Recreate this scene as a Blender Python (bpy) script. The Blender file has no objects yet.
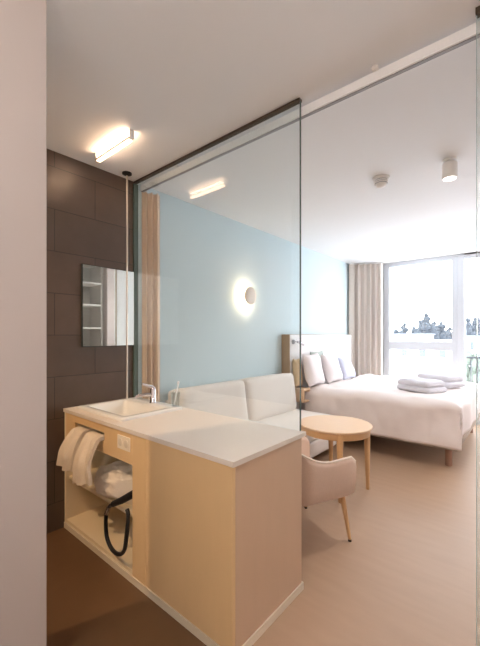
import bpy, bmesh, math, random
from mathutils import Vector, Matrix, noise

C = bpy.context.scene.collection
sc = bpy.context.scene
H = 2.713          # ceiling height
W = 5.5            # window wall
XR = 3.4           # right wall
YB = -2.6          # wall behind the hall
GY = 0.586         # glass partition plane
pi = math.pi

# ------------------------------------------------------------------ camera
cd = bpy.data.cameras.new('camera')
cam = bpy.data.objects.new('camera', cd)
C.objects.link(cam)
cam.location = (2.6152, -1.0978, 1.3993)
cam.rotation_euler = (pi / 2, 0, 0.7044)
cd.sensor_fit = 'HORIZONTAL'
cd.sensor_width = 36
cd.lens = 346.74 / 480 * 36
cd.shift_y = 12.19 / 480
cd.clip_start = 0.02
cd.clip_end = 500
sc.camera = cam

# ------------------------------------------------------------------ world and lights
world = bpy.data.worlds.new('overcast_sky')
sc.world = world
world.use_nodes = True
wn = world.node_tree.nodes
wl = world.node_tree.links
bg = wn['Background']
tc = wn.new('ShaderNodeTexCoord')
sep = wn.new('ShaderNodeSeparateXYZ')
ramp = wn.new('ShaderNodeValToRGB')
ramp.color_ramp.elements[0].position = 0.0
ramp.color_ramp.elements[0].color = (0.96, 0.98, 1.0, 1)
ramp.color_ramp.elements[1].position = 0.7
ramp.color_ramp.elements[1].color = (0.84, 0.92, 1.0, 1)
wl.new(tc.outputs['Generated'], sep.inputs[0])
wl.new(sep.outputs['Z'], ramp.inputs[0])
wl.new(ramp.outputs[0], bg.inputs['Color'])
bg.inputs['Strength'].default_value = 8.8


def area(name, loc, rot, sx, sy, power, color=(1, 1, 1), portal=False, spread=pi):
    d = bpy.data.lights.new(name, 'AREA')
    d.shape = 'RECTANGLE'
    d.size, d.size_y = sx, sy
    d.energy = power
    d.color = color
    d.spread = spread
    if portal:
        d.cycles.is_portal = True
    o = bpy.data.objects.new(name, d)
    o.location = loc
    o.rotation_euler = rot
    C.objects.link(o)
    return o


area('window_portal', (1.95, W + 0.16, 1.4), (-pi / 2, 0, 0), 2.9, 2.6, 1, portal=True)


def spot(name, loc, power, color, angle, blend=0.6, size=0.02, rot=(0, 0, 0)):
    d = bpy.data.lights.new(name, 'SPOT')
    d.energy = power
    d.color = color
    d.spot_size = angle
    d.spot_blend = blend
    d.shadow_soft_size = size
    o = bpy.data.objects.new(name, d)
    o.location = loc
    o.rotation_euler = rot
    C.objects.link(o)
    return o


# lamps of the shower room and the bedroom (their fittings are built below)
spot('shower_room_light', (0.53, -1.45, 2.60), 85, (1.0, 0.70, 0.42), 2.7, 0.5, 0.025)
spot('bedroom_spotlight', (2.13, 1.90, 2.55), 50, (1.0, 0.97, 0.93), 2.7, 0.9, 0.04)

sc.view_settings.view_transform = 'Standard'
sc.view_settings.look = 'None'
sc.view_settings.gamma = 1
sc.view_settings.use_curve_mapping = False
sc.view_settings.exposure = 0.33


# ------------------------------------------------------------------ materials
def lin(c):
    return tuple(((v / 255) / 12.92 if v / 255 <= 0.04045 else ((v / 255 + 0.055) / 1.055) ** 2.4) for v in c) + (1,)


def mat(name, rgb, rough=0.6, metal=0.0, var=0.0, vscale=8.0, bump=0.0, bscale=60.0, stretch=(1, 1, 1), spec=0.5,
        sheen=0.0, emit=None, estr=0.0, sub=0.0):
    m = bpy.data.materials.new(name)
    m.use_nodes = True
    n, l = m.node_tree.nodes, m.node_tree.links
    b = n['Principled BSDF']
    col = lin(rgb)
    b.inputs['Base Color'].default_value = col
    b.inputs['Roughness'].default_value = rough
    b.inputs['Metallic'].default_value = metal
    b.inputs['Specular IOR Level'].default_value = spec
    b.inputs['Sheen Weight'].default_value = sheen
    if emit:
        b.inputs['Emission Color'].default_value = lin(emit)
        b.inputs['Emission Strength'].default_value = estr
    if var or bump:
        t = n.new('ShaderNodeTexCoord')
        mp = n.new('ShaderNodeMapping')
        mp.inputs['Scale'].default_value = stretch
        l.new(t.outputs['Object'], mp.inputs[0])
    if var:
        nz = n.new('ShaderNodeTexNoise')
        nz.inputs['Scale'].default_value = vscale
        nz.inputs['Detail'].default_value = 6
        l.new(mp.outputs[0], nz.inputs['Vector'])
        mx = n.new('ShaderNodeMix')
        mx.data_type = 'RGBA'
        mx.inputs['A'].default_value = tuple(v * (1 - var) for v in col[:3]) + (1,)
        mx.inputs['B'].default_value = tuple(min(1, v * (1 + var)) for v in col[:3]) + (1,)
        l.new(nz.outputs['Fac'], mx.inputs['Factor'])
        l.new(mx.outputs['Result'], b.inputs['Base Color'])
    if bump:
        nb = n.new('ShaderNodeTexNoise')
        nb.inputs['Scale'].default_value = bscale
        nb.inputs['Detail'].default_value = 4
        l.new(mp.outputs[0], nb.inputs['Vector'])
        bp = n.new('ShaderNodeBump')
        bp.inputs['Strength'].default_value = bump
        bp.inputs['Distance'].default_value = 0.01
        l.new(nb.outputs['Fac'], bp.inputs['Height'])
        l.new(bp.outputs[0], b.inputs['Normal'])
    return m


def glass_mat(name, tint, refl0=0.04, grazing=0.9):
    m = bpy.data.materials.new(name)
    m.use_nodes = True
    n, l = m.node_tree.nodes, m.node_tree.links
    n.clear()
    out = n.new('ShaderNodeOutputMaterial')
    tr = n.new('ShaderNodeBsdfTransparent')
    tr.inputs['Color'].default_value = tuple(tint) + (1,)
    gl = n.new('ShaderNodeBsdfGlossy')
    gl.inputs['Roughness'].default_value = 0.0
    gl.inputs['Color'].default_value = (1, 1, 1, 1)
    lw = n.new('ShaderNodeLayerWeight')
    lw.inputs['Blend'].default_value = 0.5
    p = n.new('ShaderNodeMath')
    p.operation = 'POWER'
    p.inputs[1].default_value = 5
    l.new(lw.outputs['Facing'], p.inputs[0])
    ma = n.new('ShaderNodeMath')
    ma.operation = 'MULTIPLY_ADD'
    ma.inputs[1].default_value = grazing
    ma.inputs[2].default_value = refl0
    l.new(p.outputs[0], ma.inputs[0])
    mx = n.new('ShaderNodeMixShader')
    l.new(ma.outputs[0], mx.inputs[0])
    l.new(tr.outputs[0], mx.inputs[1])
    l.new(gl.outputs[0], mx.inputs[2])
    l.new(mx.outputs[0], out.inputs[0])
    return m


def tile_mat():
    m = bpy.data.materials.new('brown_tile')
    m.use_nodes = True
    n, l = m.node_tree.nodes, m.node_tree.links
    b = n['Principled BSDF']
    t = n.new('ShaderNodeTexCoord')
    s = n.new('ShaderNodeSeparateXYZ')
    c = n.new('ShaderNodeCombineXYZ')
    l.new(t.outputs['Object'], s.inputs[0])
    ay = n.new('ShaderNodeMath'); ay.operation = 'ADD'; ay.inputs[1].default_value = 6.0 - 0.232
    az = n.new('ShaderNodeMath'); az.operation = 'ADD'; az.inputs[1].default_value = 3.0 - 1.40
    l.new(s.outputs['Y'], ay.inputs[0]); l.new(s.outputs['Z'], az.inputs[0])
    l.new(ay.outputs[0], c.inputs[0]); l.new(az.outputs[0], c.inputs[1])
    br = n.new('ShaderNodeTexBrick')
    br.inputs['Scale'].default_value = 1.0
    br.inputs['Brick Width'].default_value = 0.6
    br.inputs['Row Height'].default_value = 0.3
    br.inputs['Mortar Size'].default_value = 0.0028
    br.inputs['Mortar Smooth'].default_value = 0.1
    br.offset = 0.5
    br.inputs['Color1'].default_value = lin((88, 71, 61))
    br.inputs['Color2'].default_value = lin((81, 65, 56))
    br.inputs['Mortar'].default_value = lin((46, 38, 34))
    l.new(c.outputs[0], br.inputs['Vector'])
    nz = n.new('ShaderNodeTexNoise')
    nz.inputs['Scale'].default_value = 5
    nz.inputs['Detail'].default_value = 8
    l.new(t.outputs['Object'], nz.inputs['Vector'])
    hv = n.new('ShaderNodeMix'); hv.data_type = 'RGBA'; hv.blend_type = 'SOFT_LIGHT'
    hv.inputs['Factor'].default_value = 0.5
    l.new(br.outputs['Color'], hv.inputs['A']); l.new(nz.outputs['Color'], hv.inputs['B'])
    bw = n.new('ShaderNodeRGBToBW'); l.new(nz.outputs['Color'], bw.inputs[0]); l.new(bw.outputs[0], hv.inputs['B'])
    l.new(hv.outputs['Result'], b.inputs['Base Color'])
    b.inputs['Roughness'].default_value = 0.36
    b.inputs['Specular IOR Level'].default_value = 0.7
    bp = n.new('ShaderNodeBump'); bp.invert = True
    bp.inputs['Strength'].default_value = 0.5; bp.inputs['Distance'].default_value = 0.004
    l.new(br.outputs['Fac'], bp.inputs['Height']); l.new(bp.outputs[0], b.inputs['Normal'])
    return m


def floor_mat():
    m = bpy.data.materials.new('brown_vinyl_floor')
    m.use_nodes = True
    n, l = m.node_tree.nodes, m.node_tree.links
    b = n['Principled BSDF']
    t = n.new('ShaderNodeTexCoord')
    mp = n.new('ShaderNodeMapping'); mp.inputs['Scale'].default_value = (1.0, 6.0, 1.0)
    l.new(t.outputs['Object'], mp.inputs[0])
    nz = n.new('ShaderNodeTexNoise'); nz.inputs['Scale'].default_value = 3; nz.inputs['Detail'].default_value = 8
    l.new(mp.outputs[0], nz.inputs['Vector'])
    mx = n.new('ShaderNodeMix'); mx.data_type = 'RGBA'
    mx.inputs['A'].default_value = lin((172, 140, 114)); mx.inputs['B'].default_value = lin((185, 152, 125))
    l.new(nz.outputs['Fac'], mx.inputs['Factor']); l.new(mx.outputs['Result'], b.inputs['Base Color'])
    b.inputs['Roughness'].default_value = 0.5
    b.inputs['Specular IOR Level'].default_value = 0.45
    return m


M = {}
M['floor'] = floor_mat()
M['tile'] = tile_mat()
M['ceiling'] = mat('ceiling_paint', (236, 234, 233), 0.9, var=0.01, vscale=3)
M['white_wall'] = mat('white_paint', (234, 229, 226), 0.85, var=0.015, vscale=4)
M['blue_wall'] = mat('pale_blue_paint', (207, 221, 225), 0.85, var=0.012, vscale=4)
M['frame'] = mat('white_window_frame', (220, 224, 230), 0.4, var=0.01)
M['glass'] = glass_mat('partition_glass', (0.945, 0.968, 0.968), 0.055, 0.9)
M['window_glass'] = glass_mat('window_glass', (0.985, 0.99, 0.99), 0.03, 0.6)
M['glass_edge'] = mat('glass_edge_green', (84, 98, 92), 0.2, var=0.05)
M['drink_glass'] = glass_mat('tumbler_glass', (0.9, 0.93, 0.94), 0.08, 0.9)
M['dark_metal'] = mat('dark_bronze_channel', (82, 70, 60), 0.4, 0.6, var=0.05)
M['black'] = mat('black_plastic', (22, 20, 22), 0.45, var=0.1)
M['chrome'] = mat('chrome', (216, 212, 216), 0.18, 1.0, var=0.02)
M['steel'] = mat('brushed_steel_pole', (214, 204, 192), 0.35, 0.8, var=0.03)
M['mirror'] = mat('mirror_glass', (232, 238, 236), 0.02, 1.0, var=0.0)
M['mirror_edge'] = mat('mirror_edge', (46, 54, 50), 0.3, var=0.05)
M['stone'] = mat('white_solid_surface', (232, 220, 208), 0.35, var=0.015, vscale=20)
M['ceramic'] = mat('white_ceramic', (238, 236, 232), 0.15, var=0.005)
M['laminate'] = mat('light_beech_laminate', (226, 192, 144), 0.5, var=0.03, vscale=4, stretch=(6, 6, 1))
M['laminate_side'] = mat('beech_laminate_panel', (208, 176, 148), 0.5, var=0.03, vscale=4, stretch=(6, 6, 1))
M['cream'] = mat('cream_laminate', (236, 218, 186), 0.5, var=0.02)
M['plinth'] = mat('pale_plinth', (226, 212, 190), 0.4, var=0.02)
M['socket'] = mat('cream_socket_plastic', (240, 226, 204), 0.4, var=0.01)
M['terry'] = mat('white_terry_cotton', (236, 222, 204), 0.95, bump=0.5, bscale=160, var=0.03, vscale=30, sheen=0.2)
M['bed_terry'] = mat('white_terry_towel', (222, 218, 224), 0.95, bump=0.5, bscale=160, var=0.03, vscale=30, sheen=0.2)
M['linen'] = mat('white_bed_linen', (232, 220, 216), 0.9, bump=0.25, bscale=9, var=0.02, vscale=5)
M['pillow'] = mat('white_pillow_cotton', (236, 228, 228), 0.9, bump=0.2, bscale=9, var=0.02)
M['lavender'] = mat('lavender_pillow_cotton', (206, 208, 226), 0.9, bump=0.2, bscale=9, var=0.02)
M['grey_cushion'] = mat('grey_green_cushion', (176, 184, 178), 0.9, bump=0.2, bscale=40, var=0.04)
M['tan'] = mat('tan_cushion_fabric', (206, 178, 142), 0.9, bump=0.2, bscale=60, var=0.04)
M['sofa'] = mat('cream_sofa_fabric', (232, 222, 214), 0.95, bump=0.2, bscale=140, var=0.03, vscale=40, sheen=0.1)
M['headboard'] = mat('white_upholstery', (238, 234, 234), 0.9, var=0.02, vscale=10)
M['headboard_edge'] = mat('oak_edge', (176, 150, 124), 0.6, var=0.06, stretch=(8, 8, 1))
M['bedbase'] = mat('taupe_bed_base', (176, 160, 146), 0.9, bump=0.3, bscale=120, var=0.08, vscale=60)
M['bedleg'] = mat('brown_wood_leg', (150, 112, 92), 0.5, var=0.06, stretch=(8, 8, 1))
M['oak'] = mat('oak_wood', (226, 192, 158), 0.4, var=0.07, vscale=5, stretch=(2, 14, 14))
M['oak_leg'] = mat('oak_leg_wood', (212, 168, 122), 0.45, var=0.07, vscale=5, stretch=(14, 14, 2))
M['chair'] = mat('dusty_pink_fabric', (224, 196, 178), 0.95, bump=0.2, bscale=160, var=0.04, vscale=50, sheen=0.15)
M['piping'] = mat('cream_piping', (242, 226, 208), 0.8, var=0.02)
M['foot'] = mat('dark_foot_pad', (60, 48, 40), 0.6, var=0.05)
M['curtain'] = mat('taupe_curtain', (216, 205, 195), 0.95, var=0.04, vscale=30, bump=0.1, bscale=200)
M['curtain2'] = mat('tan_privacy_curtain', (224, 196, 172), 0.95, var=0.04, vscale=30, bump=0.1, bscale=200)
M['rail'] = mat('white_aluminium_rail', (246, 244, 243), 0.45, var=0.01)
M['lamp_white'] = mat('white_lamp_plastic', (238, 232, 226), 0.4, var=0.01)
M['lamp_peach'] = mat('pale_lamp_cap', (236, 220, 206), 0.5, var=0.01)
M['tube'] = mat('ceiling_lamp_diffuser', (255, 240, 222), 0.4, emit=(255, 212, 174), estr=11)
M['uplight'] = mat('ceiling_lamp_uplight', (255, 240, 222), 0.4, emit=(255, 218, 182), estr=38)
M['globe'] = mat('fill_globe_glow', (255, 250, 240), 0.4, emit=(255, 246, 238), estr=64)  # glow of the added fill globe behind the camera
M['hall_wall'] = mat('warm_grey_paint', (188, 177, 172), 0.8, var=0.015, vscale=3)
M['bath_floor'] = mat('dark_brown_vinyl', (106, 77, 51), 0.5, var=0.06, vscale=3, stretch=(6, 1, 1))
M['edge_pale'] = mat('pale_glass_edge', (176, 190, 190), 0.3, var=0.03)
M['glow'] = mat('wall_lamp_diffuser', (255, 240, 220), 0.4, emit=(255, 224, 186), estr=30)
M['spot_glow'] = mat('spotlight_lens', (255, 255, 255), 0.4, emit=(255, 250, 240), estr=3)
M['down_glow'] = mat('downlight_lens', (255, 255, 255), 0.4, emit=(255, 210, 160), estr=3)
M['grey_plastic'] = mat('grey_detector_vent', (150, 148, 150), 0.6, var=0.02)
M['shelf'] = mat('pale_wardrobe', (214, 208, 200), 0.6, var=0.03)
M['shelf_back'] = mat('taupe_wardrobe_back', (150, 138, 130), 0.7, var=0.05)
M['pink_panel'] = mat('pale_pink_panel', (226, 206, 202), 0.6, var=0.02)
M['balcony'] = mat('pale_concrete', (206, 206, 208), 0.9, var=0.08, bump=0.2)
M['snow'] = mat('snowy_ground', (240, 242, 246), 0.95, var=0.02)
M['building'] = mat('white_facade', (226, 228, 234), 0.9, var=0.02)
M['building_roof'] = mat('grey_flat_roof', (112, 114, 122), 0.9, var=0.05)
M['building_window'] = mat('grey_window_pane', (70, 76, 86), 0.3, var=0.05)
M['tree'] = mat('grey_blue_foliage', (56, 60, 66), 0.95, var=0.3, vscale=3)
M['bush'] = mat('green_foliage', (88, 98, 88), 0.95, var=0.3, vscale=12)
M['trunk'] = mat('dark_bark', (58, 52, 50), 0.9, var=0.2)
M['railing'] = mat('dark_steel_railing', (66, 66, 72), 0.5, 0.4, var=0.05)
M['white_plastic'] = mat('white_toothbrush', (240, 242, 246), 0.35, var=0.01)

# ------------------------------------------------------------------ mesh helpers
ORIGIN = {}


def new():
    return bmesh.new()


def add_box(bm, x0, x1, y0, y1, z0, z1, mtx=None):
    vs = [bm.verts.new((x, y, z)) for z in (z0, z1) for y in (y0, y1) for x in (x0, x1)]
    for f in ((0, 2, 3, 1), (4, 5, 7, 6), (0, 1, 5, 4), (2, 6, 7, 3), (0, 4, 6, 2), (1, 3, 7, 5)):
        bm.faces.new([vs[i] for i in f])
    if mtx:
        for v in vs:
            v.co = mtx @ v.co
    return vs


def bx(x0, x1, y0, y1, z0, z1, bev=0.0, seg=2):
    bm = new()
    add_box(bm, x0, x1, y0, y1, z0, z1)
    if bev:
        bmesh.ops.bevel(bm, geom=bm.edges[:], offset=bev, segments=seg, affect='EDGES', profile=0.5)
    return bm


def add_tube(bm, pts, r, n=12, caps=True):
    pts = [Vector(p) for p in pts]
    rs = r if isinstance(r, (list, tuple)) else [r] * len(pts)
    rings = []
    up = None
    for i, p in enumerate(pts):
        d = (pts[min(i + 1, len(pts) - 1)] - pts[max(i - 1, 0)]).normalized()
        if up is None:
            up = Vector((0, 0, 1)) if abs(d.z) < 0.9 else Vector((1, 0, 0))
        a = d.cross(up)
        if a.length < 1e-4:
            a = d.cross(Vector((0, 1, 0)))
        a.normalize()
        b = a.cross(d).normalized()
        up = b
        rings.append([bm.verts.new(p + (a * math.cos(2 * pi * k / n) + b * math.sin(2 * pi * k / n)) * rs[i]) for k in range(n)])
    for i in range(len(rings) - 1):
        for k in range(n):
            bm.faces.new((rings[i][k], rings[i][(k + 1) % n], rings[i + 1][(k + 1) % n], rings[i + 1][k]))
    if caps:
        bm.faces.new(rings[0][::-1])
        bm.faces.new(rings[-1])
    return bm


def tube(pts, r, n=12):
    return add_tube(new(), pts, r, n)


def add_lathe(bm, prof, c, n=32, axis='Z', mtx=None):
    """prof: list of (radius, height) from the bottom up; closed with caps."""
    rings = []
    for r, h in prof:
        ring = []
        for k in range(n):
            a = 2 * pi * k / n
            p = Vector((r * math.cos(a), r * math.sin(a), h))
            if axis == 'X':
                p = Vector((p.z, p.x, p.y))
            if mtx:
                p = mtx @ p
            ring.append(bm.verts.new(p + Vector(c)))
        rings.append(ring)
    for i in range(len(rings) - 1):
        for k in range(n):
            bm.faces.new((rings[i][k], rings[i][(k + 1) % n], rings[i + 1][(k + 1) % n], rings[i + 1][k]))
    bm.faces.new(rings[0][::-1])
    bm.faces.new(rings[-1])
    return bm


def lathe(prof, c, n=32, axis='Z', mtx=None):
    return add_lathe(new(), prof, c, n, axis, mtx)


def soft_box(c, s, r=0.06, cuts=14, amp=0.012, scale=3.0, seed=0, rot=None, crown=0.0):
    """a rounded, slightly wrinkled block of fabric; s = full size"""
    bm = new()
    bmesh.ops.create_cube(bm, size=2)
    bmesh.ops.subdivide_edges(bm, edges=bm.edges[:], cuts=cuts, use_grid_fill=True)
    hx, hy, hz = s[0] / 2, s[1] / 2, s[2] / 2
    rr = min(r, hx, hy, hz)
    for v in bm.verts:
        p = Vector((v.co.x * hx, v.co.y * hy, v.co.z * hz))
        q = Vector((max(-hx + rr, min(hx - rr, p.x)), max(-hy + rr, min(hy - rr, p.y)), max(-hz + rr, min(hz - rr, p.z))))
        d = p - q
        if d.length > 1e-6:
            p = q + d.normalized() * rr
        if crown:
            p.z += crown * (1 - (v.co.x) ** 2) * (1 - (v.co.y) ** 2) * (1 if v.co.z > 0 else -0.0)
        nv = Vector(noise.noise_vector(p * scale + Vector((seed * 7.1, seed * 3.3, seed))))
        p += nv * amp
        if rot:
            p = rot @ p
        v.co = p + Vector(c)
    return bm


def pillow(c, w, h, t, rot, seed=0, n=18, amp=0.015):
    """pillow in its own XY plane (w along X, h along Y), thickness along Z, then rotated"""
    bm = new()
    grids = []
    for side in (1, -1):
        g = []
        for j in range(n + 1):
            row = []
            for i in range(n + 1):
                u, v = -1 + 2 * i / n, -1 + 2 * j / n
                edge = i in (0, n) or j in (0, n)
                if side == -1 and edge:
                    row.append(grids[0][j][i])
                    continue
                pin = 1 - 0.09 * (1 - v * v) * abs(u) ** 3
                pin2 = 1 - 0.09 * (1 - u * u) * abs(v) ** 3
                th = ((1 - u ** 4) * (1 - v ** 4)) ** 0.55 * t / 2
                p = Vector((u * w / 2 * pin, v * h / 2 * pin2, side * th))
                p += Vector(noise.noise_vector(p * 6 + Vector((seed * 5.3, side * 2.0, seed)))) * amp * (0.3 if edge else 1)
                row.append(bm.verts.new(rot @ p + Vector(c)))
            g.append(row)
        grids.append(g)
        for j in range(n):
            for i in range(n):
                q = (g[j][i], g[j][i + 1], g[j + 1][i + 1], g[j + 1][i])
                bm.faces.new(q if side == 1 else q[::-1])
    return bm


def sheet(f, nu, nv, th):
    """closed thin sheet from f(u,v)->point, thickness th along the local normal"""
    P = [[Vector(f(i / nu, j / nv)) for i in range(nu + 1)] for j in range(nv + 1)]
    bm = new()
    A, B = [], []
    for j in range(nv + 1):
        ra, rb = [], []
        for i in range(nu + 1):
            du = P[j][min(i + 1, nu)] - P[j][max(i - 1, 0)]
            dv = P[min(j + 1, nv)][i] - P[max(j - 1, 0)][i]
            nn = du.cross(dv)
            nn = nn.normalized() if nn.length > 1e-9 else Vector((0, 0, 1))
            ra.append(bm.verts.new(P[j][i] + nn * th / 2))
            rb.append(bm.verts.new(P[j][i] - nn * th / 2))
        A.append(ra); B.append(rb)
    for j in range(nv):
        for i in range(nu):
            bm.faces.new((A[j][i], A[j][i + 1], A[j + 1][i + 1], A[j + 1][i]))
            bm.faces.new((B[j][i], B[j + 1][i], B[j + 1][i + 1], B[j][i + 1]))
    for j in range(nv):
        bm.faces.new((A[j][0], A[j + 1][0], B[j + 1][0], B[j][0]))
        bm.faces.new((A[j][nu], B[j][nu], B[j + 1][nu], A[j + 1][nu]))
    for i in range(nu):
        bm.faces.new((A[0][i], B[0][i], B[0][i + 1], A[0][i + 1]))
        bm.faces.new((A[nv][i], A[nv][i + 1], B[nv][i + 1], B[nv][i]))
    return bm


def tag(o, label=None, cat=None, group=None, kind=None):
    if label: o['label'] = label
    if cat: o['category'] = cat
    if group: o['group'] = group
    if kind: o['kind'] = kind
    return o


def obj(name, bm, m, parent=None, smooth=None, label=None, cat=None, group=None, kind=None, auto=True):
    """link a bmesh built in world coordinates as ONE mesh object, its origin at its base (or its parent's base)"""
    bmesh.ops.recalc_face_normals(bm, faces=bm.faces[:])
    if parent is None:
        xs = [v.co.x for v in bm.verts]; ys = [v.co.y for v in bm.verts]; zs = [v.co.z for v in bm.verts]
        org = Vector(((min(xs) + max(xs)) / 2, (min(ys) + max(ys)) / 2, min(zs))) if auto else Vector((0, 0, 0))
    else:
        org = ORIGIN[parent.name]
    for v in bm.verts:
        v.co -= org
    me = bpy.data.meshes.new(name)
    bm.to_mesh(me)
    bm.free()
    me.materials.append(m)
    o = bpy.data.objects.new(name, me)
    C.objects.link(o)
    if parent is None:
        o.location = org
    else:
        o.parent = parent
    ORIGIN[o.name] = org
    if smooth:
        for p in me.polygons:
            p.use_smooth = True
        if smooth != 'all':
            try:
                me.set_sharp_from_angle(angle=math.radians(smooth))
            except Exception:
                pass
    tag(o, label, cat, group, kind)
    return o


def thing(name, loc, label, cat, group=None):
    o = bpy.data.objects.new(name, None)
    o.empty_display_size = 0.05
    C.objects.link(o)
    o.location = loc
    ORIGIN[o.name] = Vector(loc)
    return tag(o, label, cat, group)


def struct(name, bm, m, parent=None, **k):
    return obj(name, bm, m, parent, kind=None if parent else 'structure', **k)


def RX(a): return Matrix.Rotation(a, 3, 'X')
def RY(a): return Matrix.Rotation(a, 3, 'Y')
def RZ(a): return Matrix.Rotation(a, 3, 'Z')


# ------------------------------------------------------------------ room shell
bmf0 = new()
add_box(bmf0, 1.645, XR + 0.1, YB - 0.1, 0.586, -0.1, 0)
add_box(bmf0, -0.1, XR + 0.1, 0.586, W + 0.15, -0.1, 0)
struct('floor', bmf0, M['floor'], auto=False)
struct('floor_bathroom', bx(-0.1, 1.645, YB - 0.1, 0.586, -0.1, 0), M['bath_floor'], auto=False)
struct('ceiling', bx(-0.1, XR + 0.1, YB - 0.1, W + 0.15, H, H + 0.1), M['ceiling'], auto=False)
struct('wall_left_bathroom', bx(-0.1, 0, YB, GY, 0, H), M['tile'], auto=False)
struct('wall_left_bedroom', bx(-0.1, 0, GY, W, 0, H), M['blue_wall'], auto=False)
struct('wall_right', bx(XR, XR + 0.1, YB, W, 0, H), M['white_wall'], auto=False)
struct('wall_back', bx(-0.1, XR + 0.1, YB - 0.1, YB, 0, H), M['white_wall'], auto=False)
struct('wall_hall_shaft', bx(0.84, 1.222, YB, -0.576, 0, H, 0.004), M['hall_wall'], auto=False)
# window wall: strips left of and around the window
struct('wall_far_left', bx(-0.1, 0.49, W, W + 0.15, 0, H), M['white_wall'], auto=False)
struct('wall_far_right', bx(3.32, XR + 0.1, W, W + 0.15, 0, H), M['white_wall'], auto=False)

# fixed window (left) with a transom
zt, zb = 2.71, 0.0
win = struct('window_1', bx(0.49, 0.60, W - 0.02, W + 0.1, zb, zt, 0.008), M['frame'], auto=False)
bmw = new()
add_box(bmw, 1.58, 1.66, W - 0.02, W + 0.1, zb, zt)
add_box(bmw, 0.60, 1.58, W - 0.02, W + 0.1, 2.63, zt)
add_box(bmw, 0.60, 1.58, W - 0.02, W + 0.1, 1.14, 1.29)
add_box(bmw, 0.60, 1.58, W - 0.02, W + 0.1, 0.0, 0.28)
struct('window_frame', bmw, M['frame'], win)
struct('upper_pane', bx(0.60, 1.58, W + 0.03, W + 0.05, 1.29, 2.63), M['window_glass'], win)
struct('lower_pane', bx(0.60, 1.58, W + 0.03, W + 0.05, 0.28, 1.14), M['window_glass'], win)
# balcony doors (right)
dr = struct('door_1', bx(1.66, 1.76, W - 0.04, W + 0.1, 0.12, zt, 0.008), M['frame'], auto=False)
bmd = new()
add_box(bmd, 2.42, 2.58, W - 0.03, W + 0.1, 0.12, zt)
add_box(bmd, 3.22, 3.32, W - 0.03, W + 0.1, 0.12, zt)
for a, b in ((1.76, 2.42), (2.58, 3.22)):
    add_box(bmd, a, b, W - 0.03, W + 0.1, 2.62, zt)
    add_box(bmd, a, b, W - 0.03, W + 0.1, 0.12, 0.26)
struct('door_frame', bmd, M['frame'], dr)
for a, b in ((1.76, 2.42), (2.58, 3.22)):
    struct('door_pane', bx(a, b, W + 0.03, W + 0.05, 0.26, 2.62), M['window_glass'], dr)
hb = new()
add_box(hb, 2.44, 2.48, W - 0.045, W - 0.03, 1.0, 1.16)
add_tube(hb, [(2.46, W - 0.045, 1.08), (2.46, W - 0.085, 1.08), (2.45, W - 0.09, 1.08), (2.35, W - 0.09, 1.08)], 0.009)
struct('door_handle', hb, M['chrome'], dr)
struct('trim_1', bx(1.66, 3.32, W - 0.06, W + 0.12, 0, 0.12, 0.006), M['frame'], auto=False)
struct('trim_2', bx(0.49, 3.32, W - 0.03, W - 0.002, 2.685, H, 0.003), M['frame'], auto=False)
struct('baseboard_left', bx(0, 0.012, 0.66, 4.7, 0, 0.06), M['frame'], auto=False)
struct('baseboard_right', bx(XR - 0.012, XR, -2.6, 5.4, 0, 0.06), M['frame'], auto=False)

# ------------------------------------------------------------------ glass partition
gp = thing('glass_partition', (0.83, GY, 0.88), 'tall frameless glass pane standing above the back of the white countertop', 'glass panel')
obj('glass_pane', bx(0.02, 1.622, GY - 0.005, GY + 0.005, 0.868, 2.699), M['glass'], gp)
obj('glass_edge', bx(1.6222, 1.6262, GY - 0.0055, GY + 0.0055, 0.868, 2.699), M['glass_edge'], gp, label='dark green polished edge')
obj('wall_channel', bx(0.0, 0.02, GY - 0.02, GY + 0.02, 0.868, 2.69), M['glass_edge'], gp, label='grey green channel at the tiled wall')
obj('top_channel', bx(0.0, 1.626, GY - 0.014, GY + 0.014, 2.697, H - 0.001), M['dark_metal'], gp, label='dark bronze channel along the ceiling')
g2 = thing('glass_partition', (2.9, GY, 0), 'glass pane at the right edge of the photo beyond the doorway opening', 'glass panel')
obj('glass_pane', bx(2.439, XR - 0.02, GY - 0.005, GY + 0.005, 0.012, 2.69), M['glass'], g2)
obj('glass_edge', bx(2.4360, 2.4385, GY - 0.005, GY + 0.005, 0.012, 2.69), M['edge_pale'], g2)
obj('top_channel', bx(2.4345, XR - 0.001, GY - 0.014, GY + 0.014, 2.685, H - 0.001), M['dark_metal'], g2)
obj('floor_channel', bx(2.4345, XR - 0.013, GY - 0.012, GY + 0.012, 0.0, 0.014), M['dark_metal'], g2)

# curtain rail and privacy curtain behind the glass
cr = thing('curtain_rail', (1.7, 0.65, 2.652), 'long white rail hung under the ceiling behind the glass partition', 'curtain rail')
obj('rail_profile', bx(0.01, XR - 0.001, 0.632, 0.668, 2.650, 2.698, 0.002), M['rail'], cr)
obj('glider_track', bx(0.01, XR - 0.001, 0.641, 0.659, 2.645, 2.650), M['grey_plastic'], cr, label='grey glider track')
for x in (0.5, 2.02, 3.2):
    bmb = bx(x - 0.012, x + 0.012, 0.615, 0.675, 2.696, 2.713, 0.002)
    add_lathe(bmb, [(0.016, 0), (0.016, 0.012)], (x, 0.622, 2.700), 16)
    obj('bracket', bmb, M['lamp_white'], cr)


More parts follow.
